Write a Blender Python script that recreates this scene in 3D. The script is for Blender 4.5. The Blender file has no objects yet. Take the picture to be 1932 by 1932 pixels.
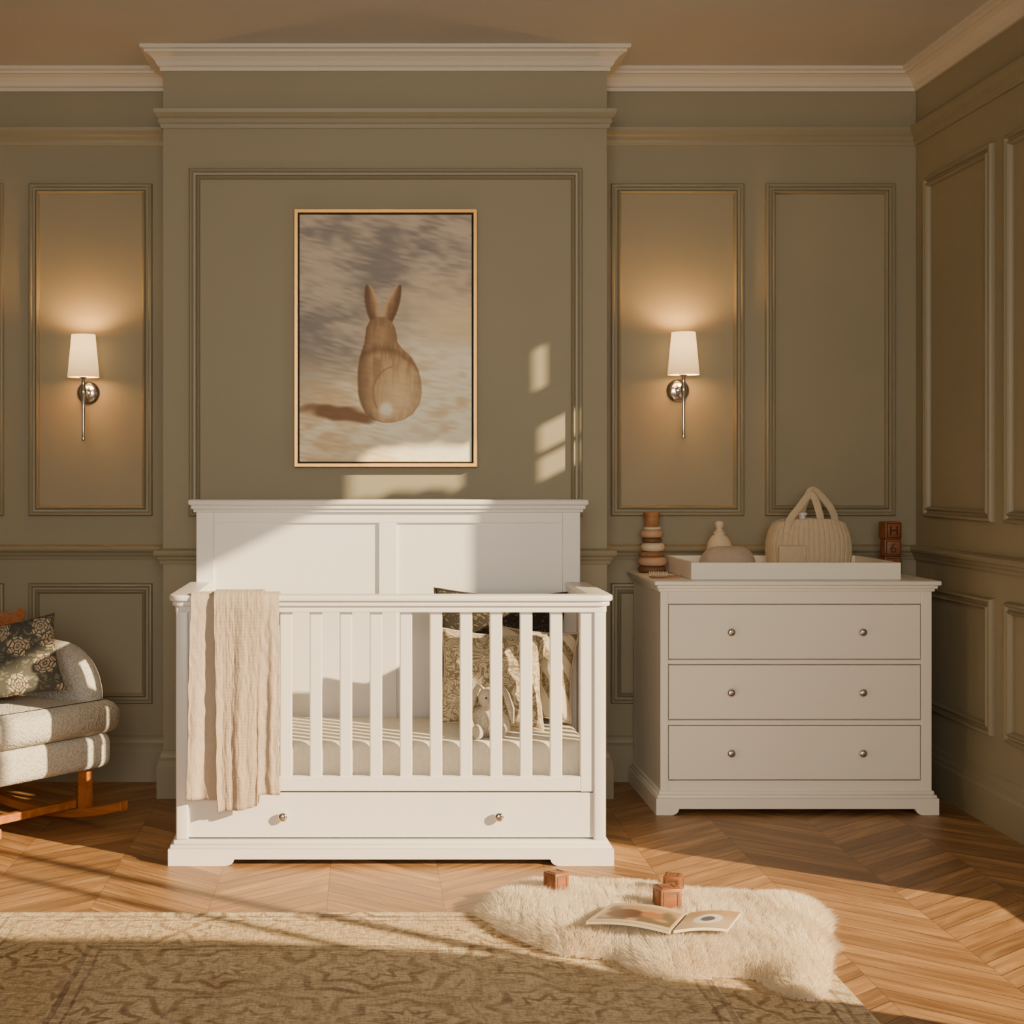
import bpy, bmesh, math, random
import numpy as np
from mathutils import Vector, Matrix, Euler, noise
random.seed(7); np.random.seed(7)
SC = bpy.context.scene
COL = SC.collection

# ------------------------------------------------------------ materials
def lin(c):
    return tuple(((v/255)/12.92 if v/255 <= 0.04045 else ((v/255+0.055)/1.055)**2.4) for v in c)
def rgba(c): return (*lin(c), 1)

class NT:
    def __init__(s, name):
        s.m = bpy.data.materials.new(name); s.m.use_nodes = True
        s.nt = s.m.node_tree; s.b = s.nt.nodes['Principled BSDF']
    def n(s, t, ins=None, **props):
        nd = s.nt.nodes.new(t)
        for k, v in props.items(): setattr(nd, k, v)
        for k, v in (ins or {}).items():
            if isinstance(v, bpy.types.NodeSocket): s.nt.links.new(v, nd.inputs[k])
            else: nd.inputs[k].default_value = v
        return nd
    def math(s, op, a, b=0.0, c=0.0):
        return s.n('ShaderNodeMath', {0: a, 1: b, 2: c}, operation=op).outputs[0]
    def mix(s, f, a, b, mode='MIX'):
        nd = s.nt.nodes.new('ShaderNodeMix'); nd.data_type = 'RGBA'; nd.blend_type = mode
        for i, v in ((0, f), (6, a), (7, b)):
            if isinstance(v, bpy.types.NodeSocket): s.nt.links.new(v, nd.inputs[i])
            else: nd.inputs[i].default_value = v
        return nd.outputs[2]
    def set(s, k, v):
        if isinstance(v, bpy.types.NodeSocket): s.nt.links.new(v, s.b.inputs[k])
        else: s.b.inputs[k].default_value = v
    def bump(s, h, strength=0.3, dist=0.01):
        bn = s.n('ShaderNodeBump', {'Height': h, 'Strength': strength, 'Distance': dist})
        s.nt.links.new(bn.outputs[0], s.b.inputs['Normal'])
    def obj(s): return s.n('ShaderNodeTexCoord').outputs['Object']
    def pos(s): return s.n('ShaderNodeNewGeometry').outputs['Position']
    def ramp(s, f, stops):
        r = s.n('ShaderNodeValToRGB', {'Fac': f}); cr = r.color_ramp
        while len(cr.elements) < len(stops): cr.elements.new(0.5)
        for e, (p, c) in zip(cr.elements, stops): e.position = p; e.color = c
        return r.outputs[0]

def simple(name, c, rough=0.5, metal=0.0, bscale=0, bstr=0.2, bdist=0.003, var=0.0, vscale=4, sheen=0):
    t = NT(name)
    if var:
        nz = t.n('ShaderNodeTexNoise', {'Vector': t.obj(), 'Scale': vscale, 'Detail': 4.0})
        c2 = tuple(max(0, v*(1-var)) for v in c)
        t.set('Base Color', t.mix(nz.outputs[0], rgba(c), rgba(c2)))
    else: t.set('Base Color', rgba(c))
    t.set('Roughness', rough); t.set('Metallic', metal)
    if sheen: t.set('Sheen Weight', sheen)
    if bscale:
        nz = t.n('ShaderNodeTexNoise', {'Vector': t.obj(), 'Scale': float(bscale), 'Detail': 3.0})
        t.bump(nz.outputs[0], bstr, bdist)
    return t.m

def wood(name, c1, c2, scale=8, axis=0, rough=0.45):
    t = NT(name)
    s = [30, 30, 30]; s[axis] = 2.5
    mp = t.n('ShaderNodeMapping', {'Vector': t.obj(), 'Scale': tuple(s)})
    nz = t.n('ShaderNodeTexNoise', {'Vector': mp.outputs[0], 'Scale': scale/8, 'Detail': 6.0, 'Distortion': 0.6})
    t.set('Base Color', t.ramp(nz.outputs[0], [(0.3, rgba(c1)), (0.7, rgba(c2))]))
    t.set('Roughness', rough); t.bump(nz.outputs[0], 0.1, 0.002)
    return t.m

M = {}
M['wall'] = simple('olive_wall_paint', (158, 150, 127), 0.65, bscale=220, bstr=0.12, bdist=0.002, var=0.05, vscale=3)
M['trimw'] = simple('olive_trim_paint', (150, 142, 119), 0.45, bscale=60, bstr=0.04)
M['crown'] = simple('cream_crown_paint', (220, 212, 200), 0.5, bscale=60, bstr=0.05)
M['ceil'] = simple('ceiling_paint', (206, 204, 202), 0.75, bscale=80, bstr=0.1, var=0.06, vscale=1.5)
M['white'] = simple('white_lacquer', (230, 228, 226), 0.35, bscale=20, bstr=0.02)
M['cream'] = simple('warm_white_lacquer', (249, 244, 234), 0.35, bscale=20, bstr=0.02)
M['dark'] = simple('dark_matte', (40, 36, 32), 0.8, bscale=20)  # plain dark brown for the picture backing and dark cushion piping
M['chrome'] = simple('polished_nickel', (222, 222, 222), 0.13, 1.0, bscale=5, bstr=0.01)
M['gold'] = simple('gold_frame', (208, 160, 88), 0.35, 0.6, bscale=60, bstr=0.08)
M['oak'] = wood('rocker_oak', (150, 84, 38), (196, 124, 62), axis=1)
M['blockw'] = wood('block_wood', (112, 64, 38), (158, 98, 58), axis=0)
M['toyw'] = wood('toy_wood', (140, 92, 58), (184, 134, 92), axis=0)
M['toydark'] = simple('toy_dark', (122, 84, 56), 0.5, bscale=30, bstr=0.05)
M['toycream'] = simple('toy_cream', (226, 208, 180), 0.5, bscale=30, bstr=0.05)
M['toypink'] = simple('toy_rose', (204, 166, 136), 0.5, bscale=30, bstr=0.05)
M['letter'] = simple('letter_paint', (70, 34, 24), 0.6, bscale=30)
M['eye'] = simple('toy_eye', (20, 14, 10), 0.15, bscale=5, bstr=0.01)

def boucle(name, c, bs=.8):
    t = NT(name); o = t.obj()
    v = t.n('ShaderNodeTexVoronoi', {'Vector': o, 'Scale': 110.0})
    nz = t.n('ShaderNodeTexNoise', {'Vector': o, 'Scale': 60.0, 'Detail': 5.0})
    h = t.math('SUBTRACT', nz.outputs[0], v.outputs['Distance'])
    dk = tuple(x*0.82 for x in c)
    t.set('Base Color', t.mix(t.math('MULTIPLY', v.outputs['Distance'], 1.1), rgba(c), rgba(dk)))
    t.set('Roughness', 0.95); t.set('Sheen Weight', 0.3)
    t.bump(h, bs, 0.008); return t.m
M['boucle'] = boucle('boucle_fabric', (222, 217, 206), .6)
M['plush'] = boucle('plush_beige', (206, 194, 178), .4)
M['bear'] = boucle('plush_brown', (190, 116, 62))

def cloth(name, c, scale=300, waffle=False):
    t = NT(name); o = t.obj()
    mp = t.n('ShaderNodeMapping', {'Vector': o})
    sx = t.n('ShaderNodeSeparateXYZ', {'Vector': mp.outputs[0]})
    a = t.math('SINE', t.math('MULTIPLY', sx.outputs[0], float(scale)))
    b = t.math('SINE', t.math('MULTIPLY', sx.outputs[2], float(scale)))
    h = t.math('MULTIPLY', t.math('ABSOLUTE', a), t.math('ABSOLUTE', b)) if waffle else t.math('ADD', a, b)
    nz = t.n('ShaderNodeTexNoise', {'Vector': t.n('ShaderNodeMapping', {'Vector': o, 'Scale': (1.6, 1.0, .7)}).outputs[0], 'Scale': 55.0, 'Detail': 6.0, 'Roughness': .6})
    h2 = t.math('ADD', t.math('MULTIPLY', h, 0.25 if waffle else .03), nz.outputs[0])
    dk = tuple(x*0.86 for x in c)
    t.set('Base Color', t.mix(nz.outputs[0], rgba(c), rgba(dk)))
    t.set('Roughness', 0.92); t.set('Sheen Weight', 0.2); t.bump(h2, 0.7, 0.005); return t.m
M['muslin'] = cloth('muslin_cloth', (204, 185, 166), 1400)
M['waffle'] = cloth('waffle_knit', (194, 174, 153), 640, True)
M['sheet'] = cloth('fitted_sheet', (236, 228, 214), 1400)
M['quilt'] = cloth('quilted_cotton', (222, 203, 172), 1400)

def floral(name, bg, fg, fg2, scale=14, th=0.06):
    t = NT(name); o = t.obj()
    nz = t.n('ShaderNodeTexNoise', {'Vector': o, 'Scale': scale*0.6, 'Detail': 3.0})
    wv = t.n('ShaderNodeVectorMath', {0: o, 1: t.n('ShaderNodeVectorMath', {0: nz.outputs[1], 'Scale': 0.12}, operation='SCALE').outputs[0]}, operation='ADD')
    v = t.n('ShaderNodeTexVoronoi', {'Vector': wv.outputs[0], 'Scale': float(scale)})
    v2 = t.n('ShaderNodeTexVoronoi', {'Vector': wv.outputs[0], 'Scale': float(scale)*3.2}, feature='DISTANCE_TO_EDGE')
    ring = t.math('SINE', t.math('MULTIPLY', v.outputs['Distance'], 34.0))
    r = t.math('GREATER_THAN', ring, 0.25)
    e = t.math('GREATER_THAN', v2.outputs['Distance'], th)
    f = t.math('MULTIPLY', r, e)
    near = t.math('LESS_THAN', v.outputs['Distance'], 0.28)
    c = t.mix(f, rgba(bg), t.mix(near, rgba(fg), rgba(fg2)))
    t.set('Base Color', c); t.set('Roughness', 0.9)
    nb = t.n('ShaderNodeTexNoise', {'Vector': o, 'Scale': 180.0})
    t.bump(nb.outputs[0], 0.25, 0.002); return t.m

def leafprint(name, bg, fg, fg2, S=13.0, sun_bands=False):
    t = NT(name); o = t.obj()
    nz = t.n('ShaderNodeTexNoise', {'Vector': o, 'Scale': 9.0, 'Detail': 2.0})
    off = t.n('ShaderNodeVectorMath', {0: nz.outputs[1], 'Scale': 0.30}, operation='SCALE').outputs[0]
    wv = t.n('ShaderNodeVectorMath', {0: o, 1: off}, operation='ADD').outputs[0]
    mp = t.n('ShaderNodeMapping', {'Vector': wv, 'Rotation': (0, 0.7, 0), 'Scale': (1.0, .3, 3.4)})
    v = t.n('ShaderNodeTexVoronoi', {'Vector': mp.outputs[0], 'Scale': S*1.9}, feature='DISTANCE_TO_EDGE')
    leaf = t.math('GREATER_THAN', v.outputs['Distance'], .11)
    v3 = t.n('ShaderNodeTexVoronoi', {'Vector': wv, 'Scale': S*.7})
    stem = t.math('LESS_THAN', t.math('ABSOLUTE', t.math('SINE', t.math('MULTIPLY', v3.outputs['Distance'], 16.0))), .16)
    c = t.mix(leaf, rgba(bg), rgba(fg)); c = t.mix(stem, c, rgba(fg2))
    if sun_bands:  # curved pale bands paint sun patches between the slats into the cloth colour
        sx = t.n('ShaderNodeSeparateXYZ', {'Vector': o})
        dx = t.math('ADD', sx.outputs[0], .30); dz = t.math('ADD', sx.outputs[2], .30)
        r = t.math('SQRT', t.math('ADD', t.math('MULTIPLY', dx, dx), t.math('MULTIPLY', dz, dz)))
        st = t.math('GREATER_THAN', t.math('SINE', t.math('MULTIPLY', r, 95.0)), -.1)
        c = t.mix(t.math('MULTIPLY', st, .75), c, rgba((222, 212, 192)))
    t.set('Base Color', c); t.set('Roughness', .9)
    nb = t.n('ShaderNodeTexNoise', {'Vector': o, 'Scale': 180.0}); t.bump(nb.outputs[0], .25, .002); return t.m
M['leafy'] = leafprint('leaf_print', (136, 122, 96), (204, 192, 168), (160, 146, 120), 15.0)
M['sunbanded'] = leafprint('sunbanded_leaf_print', (120, 106, 80), (160, 148, 120), (150, 136, 110), 20.0, True)  # cream bands are sunlight through the crib slats, painted on
M['darkfl'] = floral('dark_floral', (44, 40, 34), (92, 82, 64), (110, 92, 70), 16, 0.12)

def flowerprint(name, bg, fg, leafc):
    t = NT(name); o = t.obj(); sx = t.n('ShaderNodeSeparateXYZ', {'Vector': o})
    nz = t.n('ShaderNodeTexNoise', {'Vector': o, 'Scale': 22.0, 'Detail': 1.0})
    nsc = t.n('ShaderNodeVectorMath', {0: nz.outputs[1], 'Scale': .03}, operation='SCALE').outputs[0]
    p1 = t.n('ShaderNodeCombineXYZ', {0: sx.outputs[0], 1: sx.outputs[2], 2: 0.0}).outputs[0]
    p2 = t.n('ShaderNodeVectorMath', {0: p1, 1: nsc}, operation='ADD').outputs[0]
    S = 9.5
    v = t.n('ShaderNodeTexVoronoi', {'Vector': p2, 'Scale': S, 'Randomness': .8}, voronoi_dimensions='2D')
    sc = t.n('ShaderNodeVectorMath', {0: p2, 'Scale': S}, operation='SCALE').outputs[0]
    cs = t.n('ShaderNodeVectorMath', {0: v.outputs['Position'], 'Scale': S}, operation='SCALE').outputs[0]
    dl = t.n('ShaderNodeVectorMath', {0: sc, 1: cs}, operation='SUBTRACT').outputs[0]
    ds = t.n('ShaderNodeSeparateXYZ', {'Vector': dl})
    ang = t.math('ARCTAN2', ds.outputs[1], ds.outputs[0])
    pet = t.math('ABSOLUTE', t.math('SINE', t.math('MULTIPLY', ang, 4.0)))
    rad = t.math('ADD', t.math('MULTIPLY', pet, .13), .27)
    fl = t.math('LESS_THAN', v.outputs['Distance'], rad)
    rings = t.math('GREATER_THAN', t.math('SINE', t.math('ADD', t.math('MULTIPLY', v.outputs['Distance'], 60.0), t.math('MULTIPLY', pet, 2.2))), -.35)
    line = t.math('MULTIPLY', t.math('GREATER_THAN', pet, .28), rings)
    ws = t.n('ShaderNodeVectorMath', {0: p2, 1: nsc}, operation='ADD').outputs[0]
    v2 = t.n('ShaderNodeTexVoronoi', {'Vector': t.n('ShaderNodeMapping', {'Vector': ws, 'Rotation': (0, 0, .8), 'Scale': (1, 2.6, 1)}).outputs[0], 'Scale': 24.0}, feature='DISTANCE_TO_EDGE')
    lf = t.math('GREATER_THAN', v2.outputs['Distance'], .20)
    c = t.mix(lf, rgba(bg), rgba(leafc)); c = t.mix(t.math('MULTIPLY', fl, line), c, rgba(fg))
    t.set('Base Color', c); t.set('Roughness', .9)
    nb = t.n('ShaderNodeTexNoise', {'Vector': o, 'Scale': 180.0}); t.bump(nb.outputs[0], .25, .002); return t.m
M['chairfl'] = flowerprint('floral_print', (78, 78, 72), (190, 172, 144), (114, 110, 94))

def vcol(name, rough=0.8, bs=0.15, bscale=150.0):
    t = NT(name); a = t.n('ShaderNodeAttribute', attribute_name='Col')
    t.set('Base Color', a.outputs['Color']); t.set('Roughness', rough)
    nz = t.n('ShaderNodeTexNoise', {'Vector': t.obj(), 'Scale': bscale, 'Detail': 3.0})
    t.bump(nz.outputs[0], bs, 0.002); return t.m
M['canvas'] = vcol('painted_canvas', 0.6, 0.15, 120.0)
M['page'] = vcol('printed_page', 0.45, 0.03)

# floor
t = NT('chevron_oak_floor')
sx = t.n('ShaderNodeSeparateXYZ', {'Vector': t.pos()})
x, y = sx.outputs[0], sx.outputs[1]
W, PW = 0.36, 0.105
xs = t.math('ADD', x, 9.12)
tri = t.math('PINGPONG', xs, W)
v = t.math('DIVIDE', t.math('SUBTRACT', y, t.math('MULTIPLY', tri, 0.9)), PW)
idv = t.math('FLOOR', v); fr = t.math('FRACT', v)
colx = t.math('DIVIDE', xs, W); cid = t.math('FLOOR', colx); cfr = t.math('FRACT', colx)
cv = t.n('ShaderNodeCombineXYZ', {0: t.math('ADD', idv, .5), 1: t.math('ADD', cid, .5), 2: 0.5})
wn = t.n('ShaderNodeTexWhiteNoise', {'Vector': cv.outputs[0]}, noise_dimensions='3D')
al = t.math('ADD', t.math('MULTIPLY', tri, 1.1), y)
gv = t.n('ShaderNodeCombineXYZ', {0: t.math('MULTIPLY', v, 1.8), 1: t.math('MULTIPLY', al, 1.5), 2: t.math('MULTIPLY', wn.outputs[0], 40.0)})
gn = t.n('ShaderNodeTexNoise', {'Vector': gv.outputs[0], 'Scale': 1.5, 'Detail': 6.0, 'Roughness': 0.55, 'Distortion': 0.6})
base = t.ramp(gn.outputs[0], [(0.25, rgba((128, 92, 58))), (0.5, rgba((164, 124, 82))), (0.78, rgba((200, 160, 112)))])
tone = t.ramp(wn.outputs[0], [(0.0, (0.70, 0.67, 0.63, 1)), (0.5, (.94, .93, .91, 1)), (1.0, (1.12, 1.11, 1.1, 1))])
c = t.mix(1.0, base, tone, 'MULTIPLY')
g1 = t.math('LESS_THAN', fr, 0.05); g2 = t.math('MULTIPLY', t.math('LESS_THAN', cfr, 0.008), .6)
gap = t.math('MAXIMUM', g1, g2)
c = t.mix(t.math('MULTIPLY', gap, 0.75), c, rgba((64, 42, 26)))
t.set('Base Color', c); t.set('Roughness', t.math('ADD', t.math('MULTIPLY', gn.outputs[0], 0.25), 0.34))
t.bump(t.math('SUBTRACT', t.math('MULTIPLY', gn.outputs[0], 0.3), gap), 0.35, 0.002)
M['floor'] = t.m

# rug material
t = NT('distressed_wool_rug')
p = t.pos(); sx = t.n('ShaderNodeSeparateXYZ', {'Vector': p}); x, y = sx.outputs[0], sx.outputs[1]
nz = t.n('ShaderNodeTexNoise', {'Vector': p, 'Scale': 2.6, 'Detail': 7.0, 'Roughness': 0.75})
warp = t.n('ShaderNodeTexNoise', {'Vector': p, 'Scale': 7.0, 'Detail': 3.0})
wsc = t.n('ShaderNodeVectorMath', {0: warp.outputs[1], 'Scale': 0.07}, operation='SCALE').outputs[0]
pw = t.n('ShaderNodeVectorMath', {0: p, 1: wsc}, operation='ADD').outputs[0]
def band(v, a, b):
    return t.math('MULTIPLY', t.math('GREATER_THAN', v, a), t.math('LESS_THAN', v, b))
ed0 = t.math('MINIMUM', t.math('SUBTRACT', 4.77, y), t.math('MINIMUM', t.math('SUBTRACT', 1.235, x), t.math('ADD', x, 1.11)))
ed = t.math('ADD', ed0, t.math('MULTIPLY', t.math('SUBTRACT', warp.outputs[0], .5), .02))
def medallion(S, K, rot, amp, fq=26.0):
    mpv = t.n('ShaderNodeMapping', {'Vector': pw, 'Scale': (S, S, 0)}).outputs[0]
    vo = t.n('ShaderNodeTexVoronoi', {'Vector': mpv, 'Scale': 1.0, 'Randomness': .35}, voronoi_dimensions='2D')
    dl = t.n('ShaderNodeVectorMath', {0: mpv, 1: vo.outputs['Position']}, operation='SUBTRACT').outputs[0]
    ds = t.n('ShaderNodeSeparateXYZ', {'Vector': dl})
    ang = t.math('ARCTAN2', ds.outputs[1], ds.outputs[0])
    pet = t.math('MULTIPLY', t.math('ABSOLUTE', t.math('SINE', t.math('MULTIPLY', ang, K))), amp)
    d = t.math('ADD', vo.outputs['Distance'], pet)
    rg = t.math('SINE', t.math('MULTIPLY', d, fq))
    return t.n('ShaderNodeMapRange', {'Value': rg, 'From Min': .1, 'From Max': .8}).outputs[0]
m1 = medallion(4.6, 3.0, 0, .12); m2 = medallion(2.6, 4.0, 0, .10, 34.0)
inb = band(ed0, .11, .33)
ringm = t.math('ADD', t.math('MULTIPLY', m1, inb), t.math('MULTIPLY', m2, t.math('SUBTRACT', 1.0, inb)))
yarn = t.n('ShaderNodeTexNoise', {'Vector': t.n('ShaderNodeMapping', {'Vector': p, 'Scale': (36.0, 110.0, 1.0)}).outputs[0], 'Scale': 1.0, 'Detail': 4.0, 'Roughness': 0.75})
yarn2 = t.n('ShaderNodeTexNoise', {'Vector': t.n('ShaderNodeMapping', {'Vector': p, 'Scale': (120.0, 20.0, 1.0)}).outputs[0], 'Scale': 1.0, 'Detail': 3.0, 'Roughness': 0.7})
wear = t.ramp(nz.outputs[0], [(0.38, (.15, .15, .15, 1)), (0.60, (1, 1, 1, 1))])
c = t.mix(nz.outputs[0], rgba((204, 182, 148)), rgba((250, 232, 192)))
patch = t.n('ShaderNodeTexNoise', {'Vector': p, 'Scale': 6.0, 'Detail': 8.0, 'Roughness': .8})
c = t.mix(t.math('MULTIPLY', t.ramp(patch.outputs[0], [(.50, (0, 0, 0, 1)), (.62, (1, 1, 1, 1))]), .5), c, rgba((166, 122, 88)))
c = t.mix(t.math('MULTIPLY', inb, .3), c, rgba((216, 180, 126)))
c = t.mix(t.math('MULTIPLY', t.math('MULTIPLY', ringm, wear), 0.72), c, rgba((134, 98, 68)))
bd = t.math('ADD', t.math('ADD', band(ed, 0.045, 0.058), band(ed, 0.335, 0.352)), t.math('ADD', band(ed, 0.085, 0.094), band(ed, 0.375, 0.384)))
c = t.mix(t.math('MULTIPLY', t.math('MULTIPLY', bd, patch.outputs[0]), .9), c, rgba((112, 82, 58)))
yr = t.ramp(yarn.outputs[0], [(0.36, (0.50, 0.47, 0.44, 1)), (0.50, (1, 1, 1, 1)), (0.66, (1.2, 1.19, 1.17, 1))])
c = t.mix(0.85, c, yr, 'MULTIPLY')
yr2 = t.ramp(yarn2.outputs[0], [(0.36, (0.70, 0.68, 0.66, 1)), (0.55, (1.05, 1.05, 1.05, 1))])
c = t.mix(0.7, c, yr2, 'MULTIPLY')
t.set('Base Color', c); t.set('Roughness', 0.97); t.bump(t.math('ADD', yarn.outputs[0], yarn2.outputs[0]), 0.6, 0.005)
M['rug'] = t.m

t = NT('sheepskin_fleece')
nz = t.n('ShaderNodeTexNoise', {'Vector': t.obj(), 'Scale': 7.0, 'Detail': 4.0})
t.set('Base Color', t.mix(nz.outputs[0], rgba((254, 250, 238)), rgba((240, 222, 192))))
t.set('Roughness', 0.8); t.set('Sheen Weight', 0.4)
tr = t.n('ShaderNodeBsdfTranslucent', {'Color': rgba((252, 238, 212))})
mx = t.n('ShaderNodeMixShader', {0: .35}); t.nt.links.new(t.b.outputs[0], mx.inputs[1]); t.nt.links.new(tr.outputs[0], mx.inputs[2])
t.nt.links.new(mx.outputs[0], t.nt.nodes['Material Output'].inputs[0])
M['fleece'] = t.m

t = NT('lamp_shade_fabric')
t.set('Base Color', rgba((240, 208, 160))); t.set('Roughness', 0.9)
wv = t.n('ShaderNodeTexNoise', {'Vector': t.n('ShaderNodeMapping', {'Vector': t.obj(), 'Scale': (600, 600, 8)}).outputs[0], 'Scale': 1.0})
t.bump(wv.outputs[0], 0.1, 0.001)
oz = t.n('ShaderNodeSeparateXYZ', {'Vector': t.obj()}).outputs[2]
g = t.n('ShaderNodeMapRange', {'Value': oz, 'From Min': -.09, 'From Max': .03, 'To Min': .9, 'To Max': 2.6}).outputs[0]
t.set('Emission Color', (1.0, 0.60, 0.24, 1)); t.set('Emission Strength', g)
M['shade'] = t.m
t = NT('bulb_glow'); t.set('Base Color', (1, .8, .5, 1)); t.set('Emission Color', (1, .65, .3, 1)); t.set('Emission Strength', 12.0)
t.set('Roughness', 0.3); M['bulb'] = t.m

# ------------------------------------------------------------ mesh builder
ORG = {}
class MB:
    def __init__(s): s.bm = bmesh.new()
    def merge(s, tb, mtx=None):
        if mtx is not None: bmesh.ops.transform(tb, matrix=mtx, verts=tb.verts)
        me = bpy.data.meshes.new('tmp'); tb.to_mesh(me); tb.free()
        s.bm.from_mesh(me); bpy.data.meshes.remove(me); return s
    def box(s, x0, x1, y0, y1, z0, z1, bev=0.0, seg=2, mtx=None):
        tb = bmesh.new(); bmesh.ops.create_cube(tb, size=1)
        for v in tb.verts:
            v.co = Vector(((x0+x1)/2+v.co.x*(x1-x0), (y0+y1)/2+v.co.y*(y1-y0), (z0+z1)/2+v.co.z*(z1-z0)))
        if bev: bmesh.ops.bevel(tb, geom=tb.edges[:], offset=bev, segments=seg, profile=0.5, affect='EDGES')
        return s.merge(tb, mtx)
    def prism(s, poly, axis, a0, a1, bev=0.0, seg=2, mtx=None):
        tb = bmesh.new()
        def mk(p, a):
            if axis == 'X': return (a, p[0], p[1])
            if axis == 'Y': return (p[0], a, p[1])
            return (p[0], p[1], a)
        A = [tb.verts.new(mk(p, a0)) for p in poly]; B = [tb.verts.new(mk(p, a1)) for p in poly]
        n = len(poly); fa = tb.faces.new(A); fb = tb.faces.new(B[::-1])
        for i in range(n): tb.faces.new((A[i], B[i], B[(i+1) % n], A[(i+1) % n]))
        bmesh.ops.recalc_face_normals(tb, faces=tb.faces)
        if bev:
            ed = set(fa.edges) | set(fb.edges)
            bmesh.ops.bevel(tb, geom=list(ed), offset=bev, segments=seg, profile=0.5, affect='EDGES')
        return s.merge(tb, mtx)
    def lathe(s, prof, seg=32, mtx=None):
        tb = bmesh.new(); rings = []
        for r, z in prof:
            if r < 1e-5: rings.append([tb.verts.new((0, 0, z))])
            else: rings.append([tb.verts.new((r*math.cos(2*math.pi*i/seg), r*math.sin(2*math.pi*i/seg), z)) for i in range(seg)])
        for a, b in zip(rings, rings[1:]):
            for i in range(seg):
                j = (i+1) % seg
                if len(a) == 1 and len(b) > 1: tb.faces.new((a[0], b[i], b[j]))
                elif len(b) == 1 and len(a) > 1: tb.faces.new((a[i], a[j], b[0]))
                elif len(a) > 1: tb.faces.new((a[i], a[j], b[j], b[i]))
        bmesh.ops.recalc_face_normals(tb, faces=tb.faces)
        return s.merge(tb, mtx)
    def ell(s, c, r, rot=(0, 0, 0), sub=3):
        tb = bmesh.new(); bmesh.ops.create_icosphere(tb, subdivisions=sub, radius=1)
        m = Matrix.Translation(c) @ Euler(rot).to_matrix().to_4x4() @ Matrix.Diagonal((*r, 1))
        return s.merge(tb, m)
    def tube(s, pts, rad, seg=12, flat=1.0):
        pts = [Vector(p) for p in pts]
        if not isinstance(rad, (list, tuple)): rad = [rad]*len(pts)
        tb = bmesh.new(); rings = []; up0 = None
        for i, p in enumerate(pts):
            d = (pts[min(i+1, len(pts)-1)]-pts[max(i-1, 0)]).normalized()
            if up0 is None:
                up0 = Vector((0, 0, 1)) if abs(d.z) < 0.9 else Vector((0, 1, 0))
            a = d.cross(up0).normalized(); b = a.cross(d).normalized(); up0 = b
            rings.append([tb.verts.new(p+a*rad[i]*math.cos(2*math.pi*k/seg)+b*rad[i]*flat*math.sin(2*math.pi*k/seg)) for k in range(seg)])
        for a, b in zip(rings, rings[1:]):
            for k in range(seg): tb.faces.new((a[k], a[(k+1) % seg], b[(k+1) % seg], b[k]))
        tb.faces.new(rings[0][::-1]); tb.faces.new(rings[-1])
        bmesh.ops.recalc_face_normals(tb, faces=tb.faces)
        return s.merge(tb)
    def strap(s, pts, hw, th):
        pts = [Vector(p) for p in pts]; tb = bmesh.new(); rings = []
        for i, p in enumerate(pts):
            d = (pts[min(i+1, len(pts)-1)]-pts[max(i-1, 0)]); d.y = 0; d.normalize()
            nn = Vector((-d.z, 0, d.x))
            sec = []
            for k in range(10):
                a = 2*math.pi*k/10; sec.append(tb.verts.new(p+nn*hw*math.copysign(abs(math.cos(a))**.6, math.cos(a))+Vector((0, th*math.sin(a), 0))))
            rings.append(sec)
        for a, b in zip(rings, rings[1:]):
            for k in range(10): tb.faces.new((a[k], a[(k+1) % 10], b[(k+1) % 10], b[k]))
        tb.faces.new(rings[0][::-1]); tb.faces.new(rings[-1])
        bmesh.ops.recalc_face_normals(tb, faces=tb.faces); return s.merge(tb)
    def grid(s, nu, nv, fn, closed_u=False):
        vs = [[s.bm.verts.new(fn(i/(nu-1), j/(nv-1))) for i in range(nu)] for j in range(nv)]
        for j in range(nv-1):
            for i in range(nu-1): s.bm.faces.new((vs[j][i], vs[j][i+1], vs[j+1][i+1], vs[j+1][i]))
        return s
    def sweep(s, path, prof):
        P = [Vector(p) for p in path]; n = len(P); rings = []
        nr = []
        for i in range(n-1):
            d = (P[i+1]-P[i]).normalized(); nr.append(Vector((d.y, -d.x)))
        for i in range(n):
            if i == 0: m = nr[0]
            elif i == n-1: m = nr[-1]
            else: m = (nr[i-1]+nr[i])/(1+nr[i-1].dot(nr[i]))
            rings.append([s.bm.verts.new((P[i].x+m.x*o, P[i].y+m.y*o, z)) for o, z in prof])
        k = len(prof)
        for a, b in zip(rings, rings[1:]):
            for i in range(k): s.bm.faces.new((a[i], a[(i+1) % k], b[(i+1) % k], b[i]))
        s.bm.faces.new(rings[0]); s.bm.faces.new(rings[-1][::-1])
        bmesh.ops.recalc_face_normals(s.bm, faces=s.bm.faces)
        return s
    def frame(s, fn, u0, u1, v0, v1, prof):
        rings = [[s.bm.verts.new(fn(*q)) for q in ((u0+t, v0+t, d), (u1-t, v0+t, d), (u1-t, v1-t, d), (u0+t, v1-t, d))] for t, d in prof]
        for a, b in zip(rings, rings[1:]):
            for i in range(4): s.bm.faces.new((a[i], a[(i+1) % 4], b[(i+1) % 4], b[i]))
        bmesh.ops.recalc_face_normals(s.bm, faces=s.bm.faces)
        return s
    def make(s, name, mat, parent=None, smooth=False, label=None, category=None, kind=None, group=None, base=False, sub=0, solid=0, remesh=0, mods=None):
        me = bpy.data.meshes.new(name); s.bm.to_mesh(me); s.bm.free()
        n = len(me.vertices); co = np.empty(n*3, np.float32); me.vertices.foreach_get('co', co); co = co.reshape(-1, 3)
        mn, mx = co.min(0), co.max(0); c = (mn+mx)/2
        if base: c[2] = mn[2]
        co = co-c; me.vertices.foreach_set('co', co.ravel()); me.update()
        ob = bpy.data.objects.new(name, me); COL.objects.link(ob)
        me.materials.append(mat)
        c = Vector([float(q) for q in c])
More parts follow.
